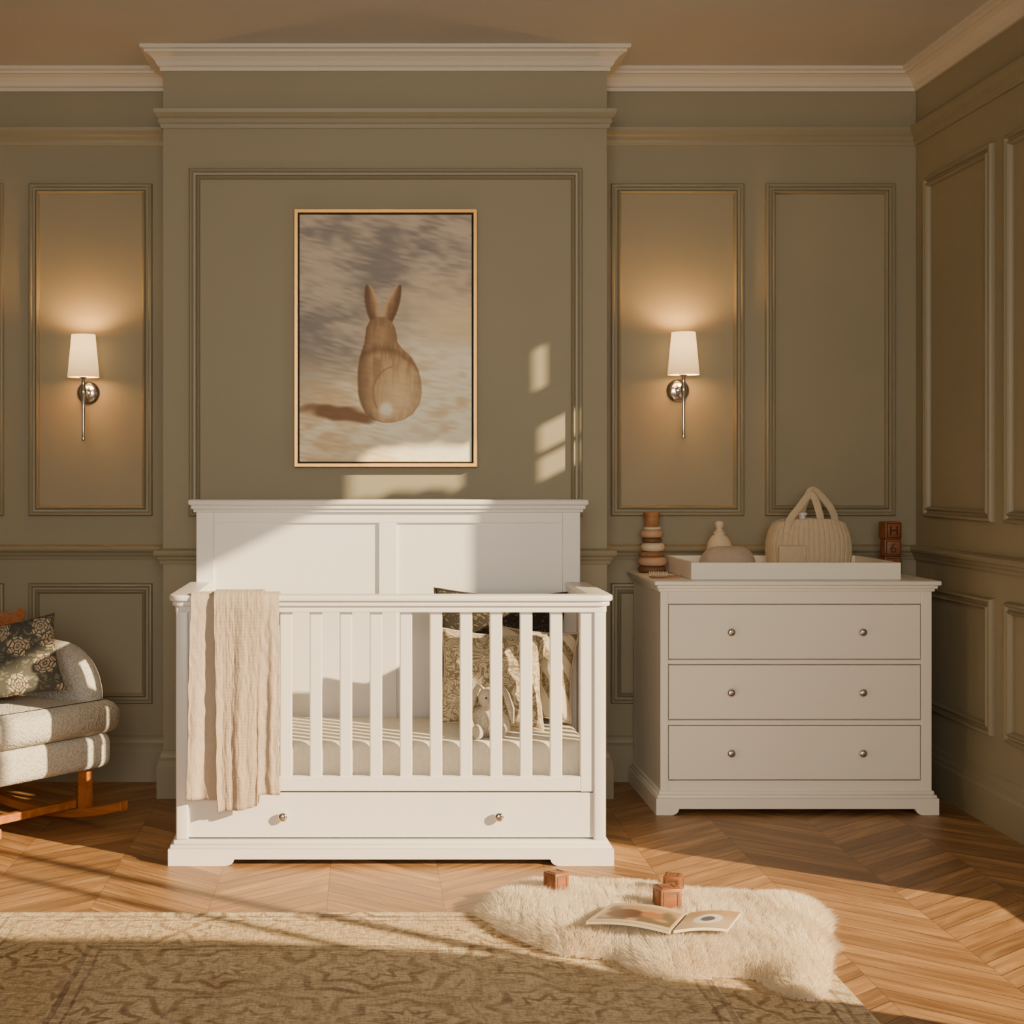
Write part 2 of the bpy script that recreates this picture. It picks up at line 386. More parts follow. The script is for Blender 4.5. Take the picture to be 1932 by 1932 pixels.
        ORG[ob.name] = c.copy()
        if parent: ob.parent = parent; ob.location = c-ORG[parent.name]
        else: ob.location = c
        if smooth == 'auto':
            for f in me.polygons: f.use_smooth = True
            try: me.set_sharp_from_angle(angle=math.radians(35))
            except Exception: pass
        elif smooth:
            for f in me.polygons: f.use_smooth = True
        if remesh:
            m = ob.modifiers.new('r', 'REMESH'); m.mode = 'VOXEL'; m.voxel_size = remesh; m.use_smooth_shade = True
            m = ob.modifiers.new('s', 'SMOOTH'); m.iterations = 6; m.factor = 0.5
        if sub: m = ob.modifiers.new('s', 'SUBSURF'); m.levels = sub; m.render_levels = sub
        if solid: m = ob.modifiers.new('t', 'SOLIDIFY'); m.thickness = solid
        if label: ob['label'] = label
        if category: ob['category'] = category
        if kind: ob['kind'] = kind
        if group: ob['group'] = group
        return ob

def thing(name, org, label, category, rot=0, group=None):
    e = bpy.data.objects.new(name, None); COL.objects.link(e)
    e.empty_display_size = 0.1; e.location = org; e.rotation_euler = (0, 0, rot)
    ORG[e.name] = Vector(org); e['label'] = label; e['category'] = category
    if group: e['group'] = group
    return e
def structure(ob): ob['kind'] = 'structure'; return ob
AXY = Matrix.Rotation(math.radians(90), 4, 'X')   # lathe axis +Z -> -Y
R = math.radians

# ------------------------------------------------------------ room
XL, XR, YB, YF, ZC, YR = -2.4, 2.37, 6.85, 6.50, 3.06, -2.0
BX0, BX1 = -0.828, 0.986
structure(MB().box(XL-.1, XR+.1, YR, YB+.1, -0.1, 0).make('floor', M['floor']))
structure(MB().box(XL-.1, XR+.1, YR, YB+.1, ZC, ZC+.1).make('ceiling', M['ceil']))
structure(MB().box(XL-.1, XR+.1, YB, YB+.1, 0, ZC).make('wall_back', M['wall']))
structure(MB().box(BX0, BX1, YF, YB, 0, ZC).make('wall_chimney', M['wall']))
structure(MB().box(XL-.1, XL, YR, YB, 0, ZC).make('wall_left', M['wall']))
w = MB()
WY0, WY1, WZ0, WZ1 = 1.70, 4.62, 0.20, 2.55
cols = [(WY0, WY1, [(WZ0, WZ1)]), (4.65, 4.75, [(2.45, 2.66)]), (4.75, 4.85, [(2.41, 2.62)]), (4.85, 4.95, [(2.35, 2.56)]), (4.95, 5.055, [(2.28, 2.49)]),  # small high slots beyond the main opening are added to throw sun patches
        (5.200, 5.217, [(2.52, 2.735)]), (5.217, 5.306, [(2.14, 2.41), (2.52, 2.735)]), (5.306, 5.38, [(2.14, 2.41)])]
yprev = YR
for (a0, a1, holes) in cols:
    if a0 > yprev: w.box(XR, XR+.1, yprev, a0, 0, ZC)
    zp = 0
    for b0, b1 in holes: w.box(XR, XR+.1, a0, a1, zp, b0); zp = b1
    w.box(XR, XR+.1, a0, a1, zp, ZC); yprev = a1
w.box(XR, XR+.1, yprev, YB, 0, ZC)
structure(w.make('wall_right', M['wall']))
w = MB(); a, b = XR+.03, XR+.07
for yy in (WY0+.02, WY1-.01): w.box(a, b, yy-.02, yy+.02, WZ0, WZ1, .004)
for zz in (WZ0+.02, WZ1-.02): w.box(a, b, WY0, WY1, zz-.015, zz+.015, .004)
w.box(a, b, 2.85, 2.90, WZ0, WZ1, .004); w.box(a, b, 2.60, 2.63, WZ0, WZ1, .004)
structure(w.make('window_1', M['crown']))
w = MB(); w.box(a, b, 4.65, 5.055, 2.272, 2.282); w.box(a, b, 4.65, 5.055, 2.655, 2.665); structure(w.make('sun_slot_1', M['crown']))  # bars of an added slot that throws sun below the painting
w = MB(); w.box(a, b, 5.217, 5.38, 2.262, 2.274); structure(w.make('sun_slot_2', M['crown']))  # bar of an added slot that throws sun right of the painting
edge = [(0.03, 3.32), (.57, 3.14), (1.05, 2.88), (1.45, 2.45), (1.75, 2.02), (2.1, 1.85), (2.6, 1.80)]  # edge of an unseen added cloth, shaped to keep sun off the near rug
m = MB()
def fn(u, v):
    z = .03+2.6*v
    ye = np.interp(z, [q[0] for q in edge], [q[1] for q in edge])
    yy = 1.45+(float(ye)-1.45)*u
    return (XR-.075+.028*math.sin(u*58), yy, z)
m.grid(160, 40, fn)
m.make('sun_blocker', M['muslin'], smooth=True, label='unseen fabric sheet added at the tall window to shade the rug', category='sun_blocker')

full = [(XL, YR), (XL, YB), (BX0, YB), (BX0, YF), (BX1, YF), (BX1, YB), (XR, YB), (XR, YR)]
crown = [(0, 2.968), (.012, 2.968), (.012, 2.982), (.022, 2.988), (.03, 3.004), (.044, 3.02), (.062, 3.03), (.07, 3.032), (.07, 3.042), (.085, 3.046), (.085, 3.06), (0, 3.06)]
structure(MB().sweep(full, crown).make('trim_1', M['crown']))
rail = [(0, 2.735), (.008, 2.735), (.012, 2.75), (.018, 2.756), (.018, 2.772), (.026, 2.78), (.034, 2.795), (.036, 2.81), (0, 2.81)]
structure(MB().sweep(full, rail).make('trim_2', M['trimw']))
chair = [(0, .955), (.01, .955), (.014, .968), (.02, .975), (.024, .985), (.034, .99), (.038, 1.0), (.034, 1.01), (.02, 1.016), (0, 1.018)]
structure(MB().sweep(full[:-1]+[(XR, WY1+.08)], chair).make('trim_3', M['trimw']))
basep = [(0, 0), (.024, 0), (.024, .13), (.019, .142), (.019, .155), (.011, .165), (.009, .18), (.004, .192), (0, .195)]
structure(MB().sweep(full, basep).make('baseboard_back', M['trimw']))
PF = [(0, 0), (0, .012), (.004, .020), (.011, .023), (.016, .018), (.018, .009), (.027, .008), (.030, .018), (.036, .024), (.041, .018), (.045, .004), (.045, 0)]
tn = 4
def panel(fn, u0, u1, v0, v1):
    global tn
    structure(MB().frame(fn, u0, u1, v0, v1, PF).make('trim_%d' % tn, M['trimw'], smooth='auto')); tn += 1
fb = lambda u, v, d: (u, YB-d, v)
fc = lambda u, v, d: (u, YF-d, v)
fr_ = lambda u, v, d: (XR-d, u, v)
ZT, ZB, LT, LB = 2.572, 1.142, .852, .334
panel(fc, -.7215, .884, 1.15, 2.571)
panel(fc, -.7215, .884, LB, LT)
for u0, u1 in ((1.055, 1.628), (1.719, 2.279), (-1.45, -.918), (-2.2, -1.557)):
    panel(fb, u0, u1, ZB, ZT); panel(fb, u0, u1, LB, LT)
for u0, u1 in ((5.99, 6.71), (5.42, 5.86)): panel(fr_, u0, u1, LB, LT)
panel(fr_, 5.99, 6.71, ZB, ZT); panel(fr_, 5.42, 5.86, ZB, ZT)

# ------------------------------------------------------------ crib
CY, CB = 5.40, 6.06
crib = thing('crib', (0.0855, 5.72, 0), 'white painted wooden crib with slatted rail and a bottom drawer', 'crib')
Wm = M['white']
X0, X1 = -.644, .815
h = MB()
h.box(X0, X0+.067, CB-.02, CB+.02, 0, 1.19, .003); h.box(X1-.067, X1, CB-.02, CB+.02, 0, 1.19, .003)
h.box(X0+.067, X1-.067, CB-.018, CB+.018, 1.137, 1.19, .002)
h.box(.050, .118, CB-.018, CB+.018, .30, 1.137, .002)
h.box(X0+.067, X1-.067, CB-.018, CB+.018, .22, .34, .002)
h.box(X0+.06, X1-.06, CB-.006, CB+.01, .25, 1.15)
h.make('headboard', Wm, crib)
c = MB(); c.box(X0-.010, X1+.010, CB-.035, CB+.03, 1.178, 1.19, .004); c.box(X0-.018, X1+.018, CB-.045, CB+.035, 1.19, 1.206, .005, 3)
c.box(X0-.028, X1+.028, CB-.055, CB+.04, 1.206, 1.227, .007, 3)
c.make('headboard_cap', Wm, crib, smooth='auto')
for xa in (X0, X1-.042):
    MB().box(xa, xa+.042, CY-.008, CY+.04, .083, .875, .006, 3).make('post', Wm, crib, smooth='auto')
def upoly(x0, x1, y0, y1, th, r, ch=0.0):
    pts = []
    def arc(cx, cy, a0, a1, rr):
        for k in range(7):
            a = math.radians(a0+(a1-a0)*k/6); pts.append((cx+rr*math.cos(a), cy+rr*math.sin(a)))
    pts.append((x0, y1)); arc(x0+r, y0+r, 180, 270, r); arc(x1-r, y0+r, 270, 360, r); pts.append((x1, y1))
    pts.append((x1-th, y1)); pts.append((x1-th, y0+th)); pts.append((x0+th, y0+th)); pts.append((x0+th, y1))
    return pts
rl = MB()
rl.prism(upoly(X0-.026, X1+.026, CY-.030, CB-.021, .085, .05), 'Z', .893, .914, .006, 3)
rl.prism(upoly(X0-.016, X1+.016, CY-.020, CB-.021, .070, .04), 'Z', .876, .893, .004, 2)
rl.prism(upoly(X0-.004, X1+.004, CY-.010, CB-.021, .05, .02), 'Z', .855, .876, .002, 1)
rl.make('top_rail', Wm, crib, smooth='auto')
f = MB(); f.box(X0+.042, X0+.088, CY, CY+.028, .245, .86, .003); f.box(X1-.086, X1-.042, CY, CY+.028, .245, .86, .003)
f.box(X0+.088, X1-.086, CY, CY+.028, .247, .297, .003)
f.make('front_frame', Wm, crib)
for i in range(12):
    xa = -.4968+.10209*i
    MB().box(xa, xa+.0425, CY+.004, CY+.022, .295, .858, .004).make('slat', Wm, crib)
for xa in (X0+.004, X1-.024):
    s = MB(); s.box(xa, xa+.02, CY+.04, CB-.02, .083, .30, .002); s.make('side_panel', Wm, crib)
    for k in range(6):
        yy = CY+.075+k*.094
        MB().box(xa+.002, xa+.018, yy, yy+.04, .298, .858, .003).make('side_slat', Wm, crib)
MB().box(X0+.03, X1-.03, CY+.04, CB-.02, .25, .272).make('mattress_base', Wm, crib)
d = MB().box(-.6025, .7735, CY+.003, CY+.024, .089, .241, .002).make('drawer', Wm, crib)
knobp = [(0, .030), (.008, .0295), (.0145, .026), (.0165, .020), (.0145, .013), (.008, .009), (.006, .006), (.006, .002), (.011, .001), (.011, -.001), (0, -.001)]
for xx in (-.281, .452):
    MB().lathe(knobp, 28, Matrix.Translation((xx, CY+.003, .162)) @ AXY).make('knob', M['chrome'], d, smooth=True, label='polished nickel round drawer knob')
def plinth_poly(x0, x1, c0, c1, z1, zc):
    pts = [(x0, 0), (c0-.02, 0)]
    for k in range(7):
        a = math.radians(90*k/6); pts.append((c0-.02+.03*math.sin(a)*1.0, zc*(1-math.cos(a))))
    pts.append((c0+.03, zc)); pts.append((c1-.03, zc))
    for k in range(7):
        a = math.radians(90*(1-k/6)); pts.append((c1+.02-.03*math.sin(a), zc*(1-math.cos(a))))
    pts += [(c1+.02, 0), (x1, 0), (x1, z1), (x0, z1)]
    out = []
    for q in pts:
        if not out or (abs(q[0]-out[-1][0])+abs(q[1]-out[-1][1])) > 1e-5: out.append(q)
    return out
p = MB()
p.prism(plinth_poly(X0-.024, X1+.024, -.455, .635, .056, .022), 'Y', CY-.028, CY-.003)
for xx in (X0-.024, X1): p.box(xx, xx+.024, CY-.003, CB+.02, 0, .056)
p.box(X0-.018, X1+.018, CY-.022, CB+.02, .056, .068, .003); p.box(X0-.008, X1+.008, CY-.013, CB+.02, .068, .083, .005, 3)
p.make('base', Wm, crib, smooth='auto')

mt = MB().box(-.598, .768, CY+.048, CB-.03, .2725, .405, .028, 4)
mt.make('crib_mattress', M['sheet'], smooth=True, label='cream fitted-sheet mattress lying inside the white crib', category='mattress')

# blankets over the rail
def drape(name, xt0, xt1, xb0, xb1, zb, lift, amp, nf, mat, label, seed, slant=0.0):
    rs = random.Random(seed)
    ph = [rs.uniform(0, 6.28) for _ in range(4)]
    yi, yo, zt = CY+.052+lift+.012, CY-.030-lift-.006, .914+lift*.3+.004
    path = [(yi, .66), (yi, .87), (yi-.004, .905), (yi-.018, zt)]
    for k in range(1, 5): path.append((yi-.018+(yo+.014-yi+.018)*k/4, zt))
    path += [(yo+.003, .907), (yo, .885)]
    nd = 60
    for k in range(1, nd+1): path.append((yo, .885+(zb-.885)*k/nd))
    m = MB(); nu = 140; nv = len(path)
    def fn(u, v):
        j = min(int(round(v*(nv-1))), nv-1); py, pz = path[j]
        dwn = max(0.0, (.885-pz)/(.885-zb)) if j > 9 else 0
        uu = u+.018*math.sin(u*nf*6.283+ph[1])
        xa = xt0+(xb0-xt0)*dwn; xb = xt1+(xb1-xt1)*dwn
        xx = xa+(xb-xa)*uu
        a = amp*(.2+.8*min(1, dwn*1.6)) if j > 9 else amp*.15*(1 if j > 3 else .2)
        o = math.sin(u*nf*6.283+ph[0]+.7*math.sin(dwn*2+ph[1]))+.35*math.sin(u*nf*2.3*6.283+ph[2]+dwn*1.2)
        xx += .004*math.sin(dwn*6+ph[1]+u*3)*dwn+.0010*math.sin(dwn*40+u*7)
        cr = noise.noise(Vector((u*18, pz*30, seed)))*.0022+noise.noise(Vector((u*6, pz*7, seed+3)))*.006*dwn
        if 4 <= j <= 8: return (xx, py, pz+.2*a*(o+1.4)+abs(cr))
        zz = pz + (slant*(u-.5)+.003*math.sin(u*7+ph[2]))*dwn
        return (xx, py-a*(o+1.4)*(1 if j > 7 else -.2)-cr, zz)
    m.grid(nu, nv, fn)
    return m.make(name, mat, smooth=True, solid=.004, label=label, category='blanket')
drape('muslin_blanket', -.588, -.288, -.604, -.282, .235, .002, .0055, 3.3, M['muslin'], 'crinkled beige muslin blanket draped over the crib rail', 3, .02)
drape('knitted_blanket', -.51, -.345, -.495, -.365, .198, .020, .0055, 1.6, M['waffle'], 'folded beige waffle-knit blanket hanging over the crib rail', 8, .02)

# cushions
def cushion(name, w, hgt, T, loc, rot, mat, label, wr=.006, seed=0, piping=None, category='cushion', group=None):
    m = MB(); n = 44
    for sgn in (1, -1):
        def fn(u, v):
            a, b = (u*2-1)*sgn, v*2-1
            x = w/2*a*(1-.09*(1-b*b)); z = hgt/2*b*(1-.09*(1-a*a))
            t_ = T/2*(max(0, (1-a**4)*(1-b**4)))**.5*(.8+.2*(1-a*a)*(1-b*b))
            t_ += wr*noise.noise(Vector((a*3, b*3, seed+sgn)))*(1-a*a)*(1-b*b)*2
            return (x, -sgn*t_, z)
        m.grid(n, n, fn)
    bmesh.ops.remove_doubles(m.bm, verts=m.bm.verts, dist=.0008)
    ob = m.make(name, mat, smooth=True, label=label, category=category, group=group)
    ob.location = loc; ob.rotation_euler = rot; ORG[ob.name] = Vector((0, 0, 0))
    if piping:
        pts = []
        for k in range(121):
            s_ = (k/120*4) % 4; q = int(s_); f_ = (s_-q)*2-1
            a, b = [(f_, -1), (1, f_), (-f_, 1), (-1, -f_)][q]
            pts.append((w/2*a*(1-.09*(1-b*b)), 0, hgt/2*b*(1-.09*(1-a*a))))
        MB().tube(pts, .004, 8).make('piping', piping, ob, smooth=True)
    return ob
GC = 'cushions in the crib'
cushion('cushion', .50, .47, .085, (.50, 5.965, .652), (R(-7), R(2), 0), M['darkfl'], 'dark brown floral print cushion standing at the back of the crib', group=GC, seed=1, piping=M['dark'])
cushion('cushion', .33, .33, .095, (.604, 5.845, .592), (R(-10), R(6), R(-3)), M['sunbanded'], 'olive leaf print cushion with painted sun bands leaning near the crib side', group=GC, seed=2, piping=M['muslin'], wr=.012)
cushion('cushion', .38, .34, .125, (.455, 5.705, .589), (R(-13), R(4), R(2)), M['leafy'], 'plump beige leaf print cushion behind the plush rabbit', group=GC, seed=4, piping=M['muslin'], wr=.016)

# plush bunny
bo = (.425, 5.555, .405)
bun = thing('plush_rabbit', bo, 'beige plush rabbit with long drooping ears sitting on the mattress', 'stuffed toy')
b = MB(); bx, by, bz = bo
b.ell((bx, by, bz+.055), (.052, .036, .055)); b.ell((bx+.008, by-.014, bz+.138), (.043, .036, .040), rot=(.2, .15, 0)); b.ell((bx+.010, by-.042, bz+.122), (.024, .018, .018))
for s in (-1, 1):
    b.tube([(bx+s*.034, by, bz+.095), (bx+s*.058, by-.018, bz+.068), (bx+s*.062, by-.032, bz+.040)], [.016, .016, .018])
    b.ell((bx+s*.062, by-.034, bz+.036), (.017, .016, .018), sub=2)
    b.tube([(bx+s*.025, by-.01, bz+.028), (bx+s*.036, by-.050, bz+.022), (bx+s*.040, by-.068, bz+.022)], [.024, .022, .018])
    b.ell((bx+s*.041, by-.070, bz+.030), (.020, .016, .028), sub=2)
b.make('body', M['plush'], bun, remesh=.005)
for s in (-1, 1):
    MB().tube([(bx+.008+s*.018, by-.008, bz+.168), (bx+.008+s*.038, by-.004, bz+.182), (bx+.008+s*.058, by-.008, bz+.147), (bx+.008+s*.074, by-.012, bz+.098), (bx+.008+s*.078, by-.014, bz+.05)], [.010, .018, .022, .024, .012], 14, .45).make('ear', M['plush'], bun, smooth=True)
    MB().ell((bx+.010+s*.018, by-.049, bz+.143), (.004, .003, .004), sub=2).make('eye', M['eye'], bun, smooth=True)
MB().ell((bx+.010, by-.061, bz+.126), (.005, .003, .004), sub=2).make('nose', M['toypink'], bun, smooth=True)

# ------------------------------------------------------------ dresser
DY, DB = 6.19, 6.815
Cm = M['cream']
dr = thing('dresser', (1.683, 6.5, 0), 'warm white three-drawer changing dresser with round nickel knobs', 'dresser')
b = MB(); b.box(1.147, 1.165, DY+.012, DB, .09, .876, .003); b.box(2.186, 2.204, DY+.012, DB, .09, .876, .003)
b.box(1.147, 1.178, DY, DY+.02, .09, .876, .003); b.box(2.163, 2.204, DY, DY+.02, .09, .876, .003)
for z0, z1 in ((.818, .876), (.583, .599), (.346, .364), (.09, .129)): b.box(1.178, 2.163, DY, DY+.02, z0, z1, .001)
b.box(1.165, 2.186, DY+.03, DB, .09, .87); b.make('body', Cm, dr)
b = MB(); b.box(1.138, 2.213, DY-.010, DB, .866, .877, .003); b.box(1.132, 2.222, DY-.018, DB, .877, .890, .004, 3); b.box(1.120, 2.234, DY-.028, DB+.005, .890, .908, .006, 3)
b.make('top', Cm, dr, smooth='auto')
b = MB(); b.prism(plinth_poly(1.127, 2.224, 1.205, 2.143, .064, .024), 'Y', DY-.024, DY)
for xx in (1.127, 2.202): b.box(xx, xx+.022, DY, DB, 0, .064)
b.box(1.132, 2.219, DY-.018, DB, .064, .076, .003); b.box(1.140, 2.211, DY-.010, DB, .076, .091, .005, 3)
b.make('plinth', Cm, dr, smooth='auto')
for z0, z1 in ((.601, .816), (.366, .581), (.131, .344)):
    d = MB().box(1.1815, 2.1595, DY+.003, DY+.024, z0+.0025, z1-.0025, .002).make('drawer', Cm, dr)
    for xx in (1.420, 1.932):
        MB().lathe(knobp, 28, Matrix.Translation((xx, DY+.003, (z0+z1)/2)) @ AXY).make('knob', M['chrome'], d, smooth=True, label='polished nickel round drawer knob')
b = MB(); TX0, TX1, TY0, TY1 = 1.274, 2.096, 6.225, 6.78
b.box(TX0, TX1, TY0, TY0+.016, .909, .976, .002); b.box(TX0, TX1, TY1-.016, TY1, .909, .976, .002)
b.box(TX0, TX0+.016, TY0+.016, TY1-.016, .909, .976, .002); b.box(TX1-.016, TX1, TY0+.016, TY1-.016, .909, .976, .002)
b.box(TX0+.01, TX1-.01, TY0+.01, TY1-.01, .909, .921)
b.make('changing_tray', Cm, label='shallow warm white changing tray set on the dresser top', category='tray')

st = thing('stacking_toy', (1.205, 6.70, .908), 'stacking ring toy in wood, cream and rose on the dresser', 'toy')
z = .908
prs = [(.058, .028, 'toydark'), (.061, .038, 'toypink'), (.052, .022, 'toyw'), (.050, .038, 'toycream'), (.042, .020, 'toydark'), (.047, .034, 'toypink'), (.038, .012, 'toycream')]
for i, (r, hh, mn) in enumerate(prs):
    prof = [(0, z)] + [(r-hh*.5+hh*.5*math.cos(a)*1.0, z+hh/2+hh/2*math.sin(a)) for a in [math.pi*(k/8-.5) for k in range(9)]] + [(0, z+hh)]
    xo = [0, .003, -.003, .004, 0, -.002, .002][i]
    MB().lathe(prof, 36, Matrix.Translation((1.205+xo, 6.70, 0))).make('ring', M[mn], st, smooth='auto'); z += hh
MB().lathe([(0, z), (.026, z), (.030, z+.01), (.034, z+.045), (.036, z+.058), (.033, z+.062), (0, z+.062)], 32, Matrix.Translation((1.205, 6.70, 0))).make('cup', M['toyw'], st, smooth='auto')

hb = thing('hairbrush', (1.195, 6.33, .908), 'wooden baby hairbrush with pale bristles on the dresser', 'brush', rot=R(-8))
b = MB(); b.ell((1.165, 6.33, .914), (.038, .020, .006)); b.tube([(1.195, 6.33, .915), (1.225, 6.33, .916), (1.258, 6.33, .917)], [.008, .006, .009], 12, .7)
b.make('handle', M['toyw'], hb, remesh=.003)
b = MB()
for i in range(11):
    for j in range(7):
        u, v_ = (i-5)/5*.032, (j-3)/3*.015
        if (u/.036)**2+(v_/.018)**2 < 1: b.tube([(1.165+u, 6.33+v_, .917), (1.165+u*1.08, 6.33+v_*1.08, .934)], .0020, 5)
o_ = b.make('bristles', M['toycream'], hb); o_['kind'] = 'stuff'

m = MB()
def fn(u, v):
    a = u*2*math.pi; ph = v*math.pi/2
    r = max(0, math.cos(ph))**.55
    x = 1.447+.118*r*math.cos(a)*(1+.02*math.sin(5*a)); yy = 6.36+.080*r*math.sin(a)
    zz = .922+.112*math.sin(ph)**.9*(1+.04*math.sin(5*a+2)*math.cos(ph))
    return (x, yy, zz)
m.grid(81, 24, fn); bmesh.ops.remove_doubles(m.bm, verts=m.bm.verts, dist=.0005)
m.make('muslin_cloth', M['muslin'], smooth=True, label='bunched beige muslin cloth lying in the changing tray', category='cloth')
bt = thing('pump_bottle', (1.45, 6.52, .922), 'squat cream bottle with a small rounded stopper in the tray', 'bottle')
T_ = Matrix.Translation((1.45, 6.52, .922))
MB().lathe([(0, 0), (.046, 0), (.052, .010), (.052, .09), (.048, .118), (.036, .140), (.026, .150), (0, .152)], 36, T_).make('bottle', M['toycream'], bt, smooth='auto')
b = MB().lathe([(0, .150), (.022, .150), (.024, .160), (.016, .168), (.012, .176), (.016, .186), (.018, .196), (.012, .206), (0, .208)], 24, T_)
b.make('stopper', M['toycream'], bt, smooth='auto')

cd = thing('nappy_caddy', (1.81, 6.50, .922), 'quilted cream fabric caddy with two upright handles in the tray', 'caddy')
def sup(a, A, B, n=2.7):
    c_, s_ = math.cos(a), math.sin(a)
    return (A*abs(c_)**(2/n)*(1 if c_ > 0 else -1), B*abs(s_)**(2/n)*(1 if s_ > 0 else -1))
m = MB()
prof = [(0, .0), (.88, .0), (.95, .010), (1.0, .04), (1.03, .09), (1.02, .13), (.97, .17), (.89, .200), (.86, .210), (.82, .212), (.80, .205), (.80, .15), (.80, .10), (0, .10)]
prof2 = []
for (r0, z0), (r1, z1) in zip(prof, prof[1:]):
    for k in range(4): prof2.append((r0+(r1-r0)*k/4, z0+(z1-z0)*k/4))
prof2.append(prof[-1])
def fn(u, v):
    j = int(round(v*(len(prof2)-1))); r, zz = prof2[j]; a = u*2*math.pi
    x, yy = sup(a, .168, .095)
    rib = 1-.07*(1-abs(math.sin(x*math.pi/.021)))**3*(r > .6)
    sag = -.008*math.cos(2*a)*(zz/.2)*(r > .6)
    return (1.81+x*r, 6.50+yy*r*rib, .922+zz+sag)
m.grid(721, len(prof2), fn); bmesh.ops.remove_doubles(m.bm, verts=m.bm.verts, dist=.0001)
m.make('body', M['quilt'], cd, smooth=True)
MB().box(1.662, 1.775, 6.392, 6.412, .950, 1.035, .008, 3).make('pocket', M['quilt'], cd, smooth='auto')
def cr(pts, n=10):
    P_ = [Vector(p) for p in pts]; P_ = [P_[0]*2-P_[1]]+P_+[P_[-1]*2-P_[-2]]; out = []
    for i in range(1, len(P_)-2):
        p0, p1, p2, p3 = P_[i-1:i+3]
        for j in range(n):
            t = j/n; out.append(.5*((2*p1)+(-p0+p2)*t+(2*p0-5*p1+4*p2-p3)*t*t+(-p0+3*p1-3*p2+p3)*t**3))
    out.append(P_[-2]); return out
MB().strap(cr([(1.700, 6.42, 1.08), (1.712, 6.42, 1.135), (1.755, 6.43, 1.190), (1.795, 6.44, 1.236), (1.818, 6.44, 1.225), (1.838, 6.43, 1.15), (1.846, 6.43, 1.08)]), .015, .004).make('handle', M['quilt'], cd, smooth=True)
MB().strap(cr([(1.780, 6.55, 1.10), (1.800, 6.55, 1.18), (1.830, 6.55, 1.25), (1.860, 6.555, 1.248), (1.905, 6.555, 1.20), (1.930, 6.55, 1.15), (1.935, 6.55, 1.09)]), .015, .004).make('handle', M['quilt'], cd, smooth=True)
bt = thing('lotion_bottle', (1.785, 6.50, 1.023), 'white lotion bottle standing inside the fabric caddy', 'bottle')
T_ = Matrix.Translation((1.785, 6.50, 1.023))
MB().lathe([(0, 0), (.036, 0), (.038, .01), (.038, .09), (.03, .105), (.018, .112), (0, .112)], 28, T_).make('bottle', M['white'], bt, smooth='auto')
MB().lathe([(0, .112), (.014, .112), (.014, .13), (.02, .132), (.02, .142), (0, .144)], 24, T_).make('cap', M['white'], bt, smooth='auto')

# alphabet blocks
def text_mesh(body, size):
    cu = bpy.data.curves.new('t', 'FONT'); cu.body = body; cu.size = size; cu.align_x = 'CENTER'; cu.align_y = 'CENTER'; cu.extrude = .0006
    o = bpy.data.objects.new('t', cu); COL.objects.link(o); bpy.context.view_layer.update()
    me = bpy.data.meshes.new_from_object(o.evaluated_get(bpy.context.evaluated_depsgraph_get()))
    bpy.data.objects.remove(o); return me
def block(name, loc, s, rotz, ch, label, group, tilt=0):
    e = thing(name, loc, label, 'toy block', rotz, group)
    e.rotation_euler = (tilt, 0, rotz)
    x, y, z = loc
    b = MB().box(x-s/2, x+s/2, y-s/2, y+s/2, z, z+s, s*.07, 2)
    b.make('cube_body', M['blockw'], e, smooth='auto')
    if ch:
        fr = MB().frame(lambda u, v, d: (x+u, y-s/2-d, z+s/2+v), -s*.42, s*.42, -s*.42, s*.42, [(0, -.001), (0, .0012), (s*.05, .0012), (s*.05, -.001)])
        fr.make('border', M['letter'], e)
        me = text_mesh(ch, s*.80); me.name = 'letter'; me.materials.append(M['letter'])
        o = bpy.data.objects.new('letter', me); COL.objects.link(o); o.parent = e
        co = [v.co.copy() for v in me.vertices]
        bx = (min(c.x for c in co)+max(c.x for c in co))/2; by_ = (min(c.y for c in co)+max(c.y for c in co))/2
        for v in me.vertices: v.co.x -= bx; v.co.y -= by_
        o.rotation_euler = (R(90), 0, 0); o.location = (0, -s/2-.0006, s/2)
    else:
        fr = MB()
        for k in range(4):
            mt_ = Matrix.Translation((x, y, z)) @ Matrix.Rotation(k*math.pi/2, 4, 'Z')
            ring = MB().frame(lambda u, v, d: (u, -s/2-d, s/2+v), -s*.36, s*.36, -s*.36, s*.36, [(0, -.001), (0, .0014), (s*.09, .0014), (s*.09, -.001)])
            fr.merge(ring.bm, mt_)
        fr.merge(MB().frame(lambda u, v, d: (u, v, s+d), -s*.36, s*.36, -s*.36, s*.36, [(0, -.001), (0, .0014), (s*.09, .0014), (s*.09, -.001)]).bm, Matrix.Translation((x, y, z)))
        fr.make('carving', M['toydark'], e)
    return e
G1 = 'alphabet blocks stacked on the dresser'
block('toy_block', (2.178, 6.60, .9085), .072, R(3), 'C', 'brown wooden block with letter C at the stack bottom', G1)
block('toy_block', (2.180, 6.60, .9810), .072, R(-2), '6', 'brown wooden block with number 6 in the middle', G1)
block('toy_block', (2.177, 6.60, 1.0535), .072, R(5), 'H', 'brown wooden block with letter H on the stack top', G1)

